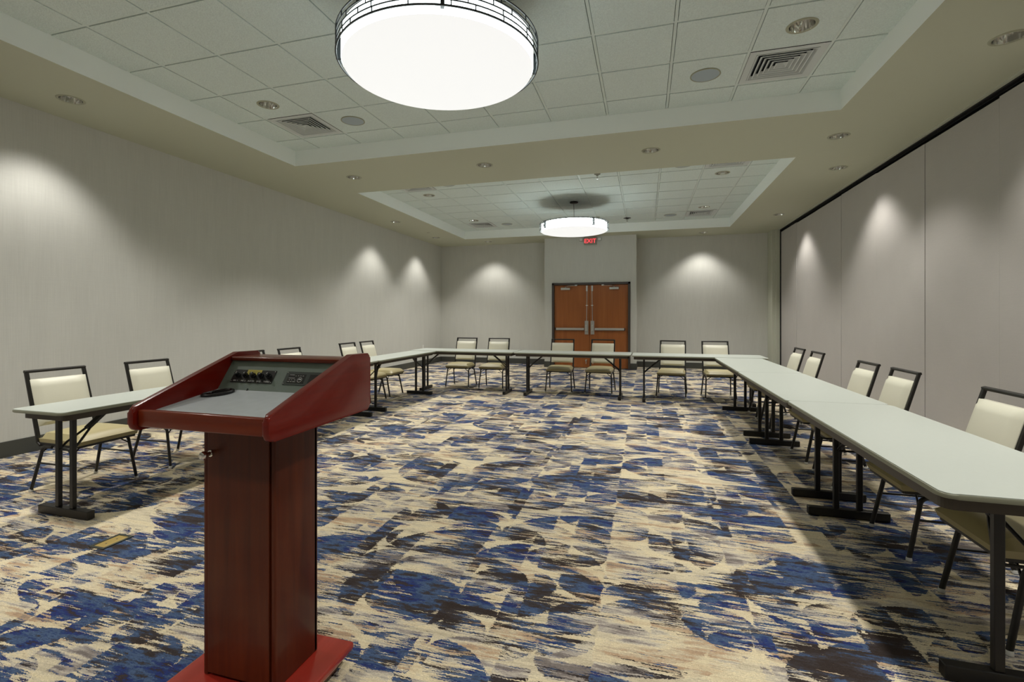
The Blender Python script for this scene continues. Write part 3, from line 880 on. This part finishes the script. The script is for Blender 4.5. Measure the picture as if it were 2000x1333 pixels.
chairs = [
 (-4.10, 2.70, 90, 'cream chair at the left front table, nearest the baseboard and camera', 'chairs along the left wall'),
 (-4.08, 3.42, 90, 'cream chair between the first left chair and the lectern top', 'chairs along the left wall'),
 (-4.10, 4.68, 90, 'chair hidden behind the lectern but for one black frame corner', 'chairs along the left wall'),
 (-4.06, 5.28, 90, 'chair whose framed back peeks just above the middle of the lectern', 'chairs along the left wall'),
 (-4.06, 6.56, 90, 'cream chair behind the right side of the lectern, left of the pair', 'chairs along the left wall'),
 (-4.07, 7.13, 91, 'cream chair at the far end of the left row, right of the pair', 'chairs along the left wall'),
 (-3.262, 8.52, 0, 'back row chair nearest the left corner', 'chairs behind the back row'),
 (-2.622, 8.52, 0, 'back row chair second from the left corner, left of the door wall', 'chairs behind the back row'),
 (-1.405, 8.46, 1, 'back row chair in front of the left wooden door', 'chairs behind the back row'),
 (-0.725, 8.49, -4, 'back row chair in front of the right wooden door', 'chairs behind the back row'),
 (0.420, 8.44, -6, 'back row chair just right of the door wall', 'chairs behind the back row'),
 (1.120, 8.46, 2, 'back row chair at the right inner corner of the tables', 'chairs behind the back row'),
 (1.565, 7.06, -90, 'farthest chair along the partition', 'chairs along the partition'),
 (1.565, 6.38, -90, 'second farthest chair along the partition', 'chairs along the partition'),
 (1.570, 5.08, -90, 'chair along the partition, left one of the middle pair', 'chairs along the partition'),
 (1.570, 4.44, -90, 'chair along the partition, right one of the middle pair', 'chairs along the partition'),
 (1.555, 3.31, -90, 'large cream chair with its back at the right picture edge', 'chairs along the partition'),
 (1.550, 2.56, -90, 'nearest chair at right, only seat and legs showing under the table', 'chairs along the partition')]
ch = make_chair()
for i, (x, y, r, lab, grp) in enumerate(chairs):
    o = ch if i == 0 else copy_tree(ch)
    o.location = (x, y, 0); o.rotation_euler.z = math.radians(r); tag(o, lab, None, grp)

# ------------------------------------------------------------------ lectern
PX0, PX1 = -1.547, -1.012
PXC = (PX0+PX1)/2
t = thing('lectern', 'reddish mahogany lectern with grey desk and built-in controls, in the left foreground', 'lectern', (PXC, 1.40, 0))
def L_(x, y, z): return (x-PXC, y-1.40, z)
def lbox(bm, x0, x1, y0, y1, z0, z1, bev=0, seg=2, mi=0): box(bm, x0-PXC, x1-PXC, y0-1.40, y1-1.40, z0, z1, bev, seg, mi)
# side cheeks
side = [(1.137, .930), (1.668, .934), (1.668, 1.148), (1.548, 1.150), (1.137, 1.003)]
so = round_poly(side, [.022, .018, .018, .03, .022], 5)
for x0, x1 in ((PX0, PX0+.024), (PX1-.024, PX1)):
    bm = bmesh.new(); prism(bm, so, x0, x1, lambda u, v, h: L_(h, u, v), .0075, 3)
    obj('side_cheek', bm, M_['mahog'], t, True)
xi0, xi1 = PX0+.024, PX1-.024
# front rail
bm = bmesh.new(); lbox(bm, xi0, xi1, 1.150, 1.172, .942, .996, .006, 3); obj('front_rail', bm, M_['mahogh'], t, True)
bm = bmesh.new(); lbox(bm, xi0, xi1, 1.640, 1.660, .945, 1.125, .003); obj('back_board', bm, M_['mahogh'], t)
bm = bmesh.new(); lbox(bm, xi0, xi1, 1.172, 1.64, .945, .958); obj('underside', bm, M_['mahogh'], t)
# sloping desk
bm = bmesh.new(); q = [(1.1725, .980), (1.452, 1.0187), (1.452, 1.006), (1.1725, .967)]
prism(bm, q, xi0, xi1, lambda u, v, h: L_(h, u, v)); obj('desk', bm, M_['greylam'], t)
# control fascia: plane rising from the back of the desk
P0 = Vector((0, 1.4517, 1.0187)); P1 = Vector((0, 1.5219, 1.1174)); dv = (P1-P0).normalized(); nv = Vector((0, -dv.z, dv.y))
def FP(x, s, d): p = P0+dv*s+nv*d; return L_(x, p.y, p.z)
bm = bmesh.new()
prism(bm, [(-.004, -.008), (-.004, 0), (.128, 0), (.128, -.008)], xi0, xi1, lambda u, v, h: FP(h, u, v)); fas = obj('control_fascia', bm, M_['greenlam'], t)
bm = bmesh.new(); lbox(bm, xi0, xi1, 1.512, 1.652, 1.119, 1.134, .005, 3); obj('top_shelf', bm, M_['mahogh'], t, True)
def plate(bm, x0, x1, s0, s1, d0, d1, r=.002, bev=0.0006):
    o = round_poly([(x0, s0), (x1, s0), (x1, s1), (x0, s1)], [r]*4, 3)
    prism(bm, o, d0, d1, lambda u, v, h: FP(u, v, h), bev, 1)
bm = bmesh.new(); plate(bm, -1.4835, -1.297, .030, .0835, 0, .002); cp = obj('control_panel', bm, M_['blackplastic'], t)
bm = bmesh.new(); plate(bm, -1.2505, -1.085, .029, .0835, 0, .002); dp = obj('display_panel', bm, mat('dark grey bezel', srgb(58, 66, 62), .4), t)
bm = bmesh.new(); plate(bm, -1.236, -1.164, .037, .073, .002, .003); sc_ = obj('display_label', bm, M_['blackplastic'], dp)
bm = bmesh.new(); plate(bm, -1.147, -1.095, .037, .073, .002, .003); obj('dark_slot', bm, M_['blackplastic'], dp)
def fascia_text(s, size, x, sv, m, name, d=.0035, parent=None, slant=0):
    b_ = text_mesh(s, size, 0.0002)
    for v in b_.verts:
        p = FP(x+v.co.x, sv+v.co.y, d+v.co.z); v.co = Vector(p)
    return obj(name, b_, m, parent or t)
KX = [-1.4605, -1.4255, -1.3905, -1.3560, -1.3215]
for kx, w in zip(KX, ['MIC 1', 'MIC 2', 'AUX IN', 'BASS', 'TREBLE']):
    fascia_text(w, .0085, kx, .0345, M_['whitepaint'], 'knob_label', .0023, cp)
    bm = bmesh.new()
    n = 24
    rings = []
    for r, d in ((.0095, .002), (.0095, .005), (.0080, .006), (.0070, .017), (.006, .0185)):
        rings.append([FP(kx+r*math.cos(2*PI*i/n)*(1+.06*(i % 2)), .060+r*math.sin(2*PI*i/n)*(1+.06*(i % 2)), d) for i in range(n)])
    loft(bm, rings)
    kb = obj('knob', bm, M_['blackplastic'], cp)
    bm = bmesh.new(); a = random.uniform(.3, 1.4)
    c_, s_ = math.cos(a), math.sin(a)
    P = lambda u, v, d: FP(kx+u*c_-v*s_, .060+u*s_+v*c_, d)
    prism(bm, [(.001, -.0007), (.0072, -.0007), (.0072, .0007), (.001, .0007)], .0183, .0192, P)
    obj('knob_pointer', bm, M_['whitepaint'], kb)
for x, s in ((-1.479, .079), (-1.302, .079), (-1.479, .035), (-1.302, .035)):
    bm = bmesh.new(); rings = [[FP(x+r*math.cos(2*PI*i/10), s+r*math.sin(2*PI*i/10), d) for i in range(10)] for r, d in ((.0021, .002), (.0018, .003))]
    loft(bm, rings); obj('screw', bm, M_['steel'], cp)
for x, s in ((-1.246, .079), (-1.246, .034)):
    bm = bmesh.new(); rings = [[FP(x+r*math.cos(2*PI*i/10), s+r*math.sin(2*PI*i/10), d) for i in range(10)] for r, d in ((.0021, .002), (.0018, .003))]
    loft(bm, rings); obj('screw', bm, M_['steel'], dp)
bm = bmesh.new(); plate(bm, -1.4255, -1.3615, .063, .0835, .002, .0026, .001, 0); ys = obj('yellow_sticker', bm, M_['yellow'], cp)
ys['label'] = 'yellow paper sticker'
bm = bmesh.new()
for s in (.0785, .0745, .0705): plate(bm, -1.420, -1.368 if s > .072 else -1.385, s-.0004, s+.0004, .0026, .0029, .0001, 0)
obj('sticker_print', bm, M_['inkgrey'], ys)
bm = bmesh.new()   # printed marks of the display label: rules, small boxes and a ring
for x0, x1, s in ((-1.232, -1.212, .0690), (-1.232, -1.206, .0560), (-1.232, -1.224, .0420), (-1.220, -1.214, .0420), (-1.210, -1.199, .0420),
                  (-1.228, -1.224, .0490), (-1.218, -1.214, .0490), (-1.206, -1.200, .0490), (-1.206, -1.203, .0650), (-1.196, -1.192, .066), (-1.186, -1.182, .066), (-1.177, -1.172, .066)):
    plate(bm, x0, x1, s-.0006, s+.0006, .003, .0034, .0001, 0)
n = 20
for i in range(n):
    a, b_ = 2*PI*i/n, 2*PI*(i+1)/n
    vs = [bm.verts.new(FP(-1.183+r*math.cos(q_), .050+r*math.sin(q_), .0034)) for r, q_ in ((.0085, a), (.0085, b_), (.0097, b_), (.0097, a))]
    bm.faces.new(vs)
for a in (.6, 1.6, 2.6):
    plate(bm, -1.183+.004*math.cos(a)-.002, -1.183+.004*math.cos(a)+.002, .050+.003*math.sin(a)-.0015, .050+.003*math.sin(a)+.0015, .003, .0034, .0003, 0)
obj('label_print', bm, M_['whitepaint'], sc_)
bm = bmesh.new(); plate(bm, -1.390, -1.386, -.003, .007, 0, .003, .001); obj('cable_notch', bm, M_['blackplastic'], t)
# column with inset door
cx0, cx1, cy0, cy1 = -1.423, -1.133, 1.296, 1.512
bm = bmesh.new()
lbox(bm, cx0, cx0+.018, cy0+.004, cy1, .085, .945, .004, 2); lbox(bm, cx1-.018, cx1, cy0+.004, cy1, .085, .945, .006, 3)
lbox(bm, cx0, cx1, cy1-.018, cy1, .085, .945, .003); lbox(bm, cx0+.018, cx1-.018, cy0+.025, cy1-.018, .085, .945)
col = obj('column', bm, M_['mahog_shaded'], t, True)
bm = bmesh.new(); lbox(bm, cx0+.021, cx1-.021, cy0, cy0+.018, .098, .938, .002); dr = obj('column_door', bm, M_['mahog_shaded'], t)
bm = bmesh.new(); rings = []
kx, kz = -1.385, .832
for r, d in ((.011, .0), (.011, -.006), (.007, -.007), (.007, -.024), (.013, -.026), (.0145, -.031), (.0145, -.035), (.012, -.039), (.004, -.040)):
    rings.append([L_(kx+r*math.cos(2*PI*i/24), cy0+d, kz+r*math.sin(2*PI*i/24)) for i in range(24)])
loft(bm, rings); obj('lock_knob', bm, M_['chrome'], dr, True)['label'] = 'round chrome lock knob'
# base
bm = bmesh.new(); lbox(bm, -1.516, -1.032, 1.12, 1.592, .055, .085, .010, 3); obj('base_plate', bm, M_['mahog_lit'], t, True)
bm = bmesh.new(); lbox(bm, -1.480, -1.060, 1.15, 1.560, .020, .056, .003)
for x in (-1.45, -1.09):
    for y in (1.18, 1.53): lbox(bm, x-.015, x+.015, y-.015, y+.015, 0, .021, .002)
obj('plinth', bm, M_['mahog_shaded'], t)

# oval microphone base on the desk
dd = Vector((0, 1.452-1.1725, 1.0187-.980)).normalized(); dn = Vector((0, -dd.z, dd.y))
t2 = thing('microphone_base', 'black oval microphone base lying on the grey lectern desk', 'microphone base', (-1.462, 1.395, .980+(1.395-1.1725)*dd.z/dd.y+.0005))
a0 = math.radians(48); ca, sa = math.cos(a0), math.sin(a0)
def MP(u, v, h):
    x = u*ca-v*sa; y = u*sa+v*ca
    p = dd*y+dn*h; return (x, p.y, p.z)
def oval(k, du=0, n=36, a=.054, b=.034):
    out = []
    for i in range(n):
        w = 2*PI*i/n; e = 1.0+.18*math.cos(w)
        out.append((du+a*k*math.cos(w), b*(k-(1-k)*.6)*math.sin(w)*e))
    return out
bm = bmesh.new(); rings = []
for k, h in ((1.0, 0), (1.0, .006), (.95, .009), (.86, .0098), (.80, .006), (.78, .004)):
    rings.append([MP(u, v, h) for u, v in oval(k)])
loft(bm, rings); obj('base_shell', bm, M_['blackplastic'], t2, True)
bm = bmesh.new()
for k, h0, h1, du in ((.52, .004, .011, .008), (.30, .011, .013, .008)):
    rings = [[MP(u, v, h) for u, v in oval(kk, du)] for kk, h in ((k, h0), (k*.96, h1))]
    loft(bm, rings)
obj('socket', bm, M_['blackplastic'], t2, True)
bm = bmesh.new()
for v in (-.009, .0, .009): prism(bm, [(-.035, v-.0015), (-.022, v-.0015), (-.022, v+.0015), (-.035, v+.0015)], .004, .008, MP)
obj('rib', bm, M_['blackplastic'], t2)

# ------------------------------------------------------------------ small fittings
t = thing('floor_box', 'brass-lidded floor box with dark frame set in the carpet, left of the lectern', 'floor box', (-2.920, 2.058, 0), math.radians(0))
bm = bmesh.new(); flat_with_holes(bm, rect_outline(-.056, .056, -.085, .085), [rect_outline(-.040, .040, -.070, .070)], .005)
for lp in (rect_outline(-.056, .056, -.085, .085), rect_outline(-.040, .040, -.070, .070)):
    for p, q in zip(lp, lp[1:]+lp[:1]):
        bm.faces.new([bm.verts.new((p[0], p[1], 0)), bm.verts.new((q[0], q[1], 0)), bm.verts.new((q[0], q[1], .005)), bm.verts.new((p[0], p[1], .005))])
obj('box_frame', bm, M_['boxframe'], t)
bm = bmesh.new(); box(bm, -.038, .038, -.068, .068, 0.0005, .004, .001); ld = obj('box_lid', bm, M_['brass'], t)
bm = bmesh.new()
for y in (-.03, .03): box(bm, -.004, .004, y-.004, y+.004, .0035, .0046, .0005)
obj('lid_screw', bm, M_['boxframe'], ld)
bm = bmesh.new(); box(bm, -.06, .06, -.045, .045, .0, .006, .001)
tag(obj('floor_outlet', bm, M_['whiteplastic'], None, loc=(-2.965, 9.47, 0.0005)), 'small white outlet cover on the carpet behind the back row chairs', 'floor outlet')
bm = bmesh.new(); box(bm, 0, .008, -.035, .035, -.057, .057, .002)
o = tag(obj('wall_outlet', bm, M_['whiteplastic'], None, loc=(XL, 11.81, .485)), 'small white outlet plate low on the left wall near the corner', 'wall outlet')

# ------------------------------------------------------------------ light
def spot(x, y, z, w, ang, blend, colr=(1, .965, .90), tilt=None):
    l = bpy.data.lights.new('downlight beam', 'SPOT'); l.energy = w; l.color = colr
    l.spot_size = math.radians(ang); l.spot_blend = blend; l.shadow_soft_size = .10
    o = bpy.data.objects.new('downlight beam', l); C.objects.link(o); o.location = (x, y, z)
    return o
for x, y, *_ in SOFFIT_LIGHTS: spot(x, y, SOF-.012, 105 if -4.5 < x < 1.9 and y < 12 else 62, 104, .6)
for x, y, *_ in SOFFIT_HIDDEN: spot(x, y, SOF-.012, 105 if -4.5 < x < 2.2 else 62, 104, .6)
for x, y, *_ in TILE_LIGHTS+TILE_HIDDEN: spot(x, y, TRAY-.02, 165, 116, .9)

w = bpy.data.worlds.new('world'); scene.world = w; w.use_nodes = True
w.node_tree.nodes['Background'].inputs[0].default_value = (0.02, 0.02, 0.02, 1)

# ------------------------------------------------------------------ camera
cam = bpy.data.cameras.new('camera'); co = bpy.data.objects.new('camera', cam); C.objects.link(co)
cam.sensor_width = 36; cam.lens = 36*958.2/2000
cam.shift_x = (1000-975.5)/2000; cam.shift_y = -(666.5-618.6)/2000
cam.clip_start = .05
co.location = (0, 0, H_CAM); co.rotation_euler = (PI/2, 0, .288)
scene.camera = co
scene.view_settings.view_transform = 'Standard'; scene.view_settings.look = 'None'
scene.view_settings.gamma = 1; scene.view_settings.exposure = 0.52
scene.view_settings.use_curve_mapping = False
scene.cycles.use_denoising = True
scene.cycles.max_bounces = 8; scene.cycles.diffuse_bounces = 6
scene.cycles.sample_clamp_indirect = 6
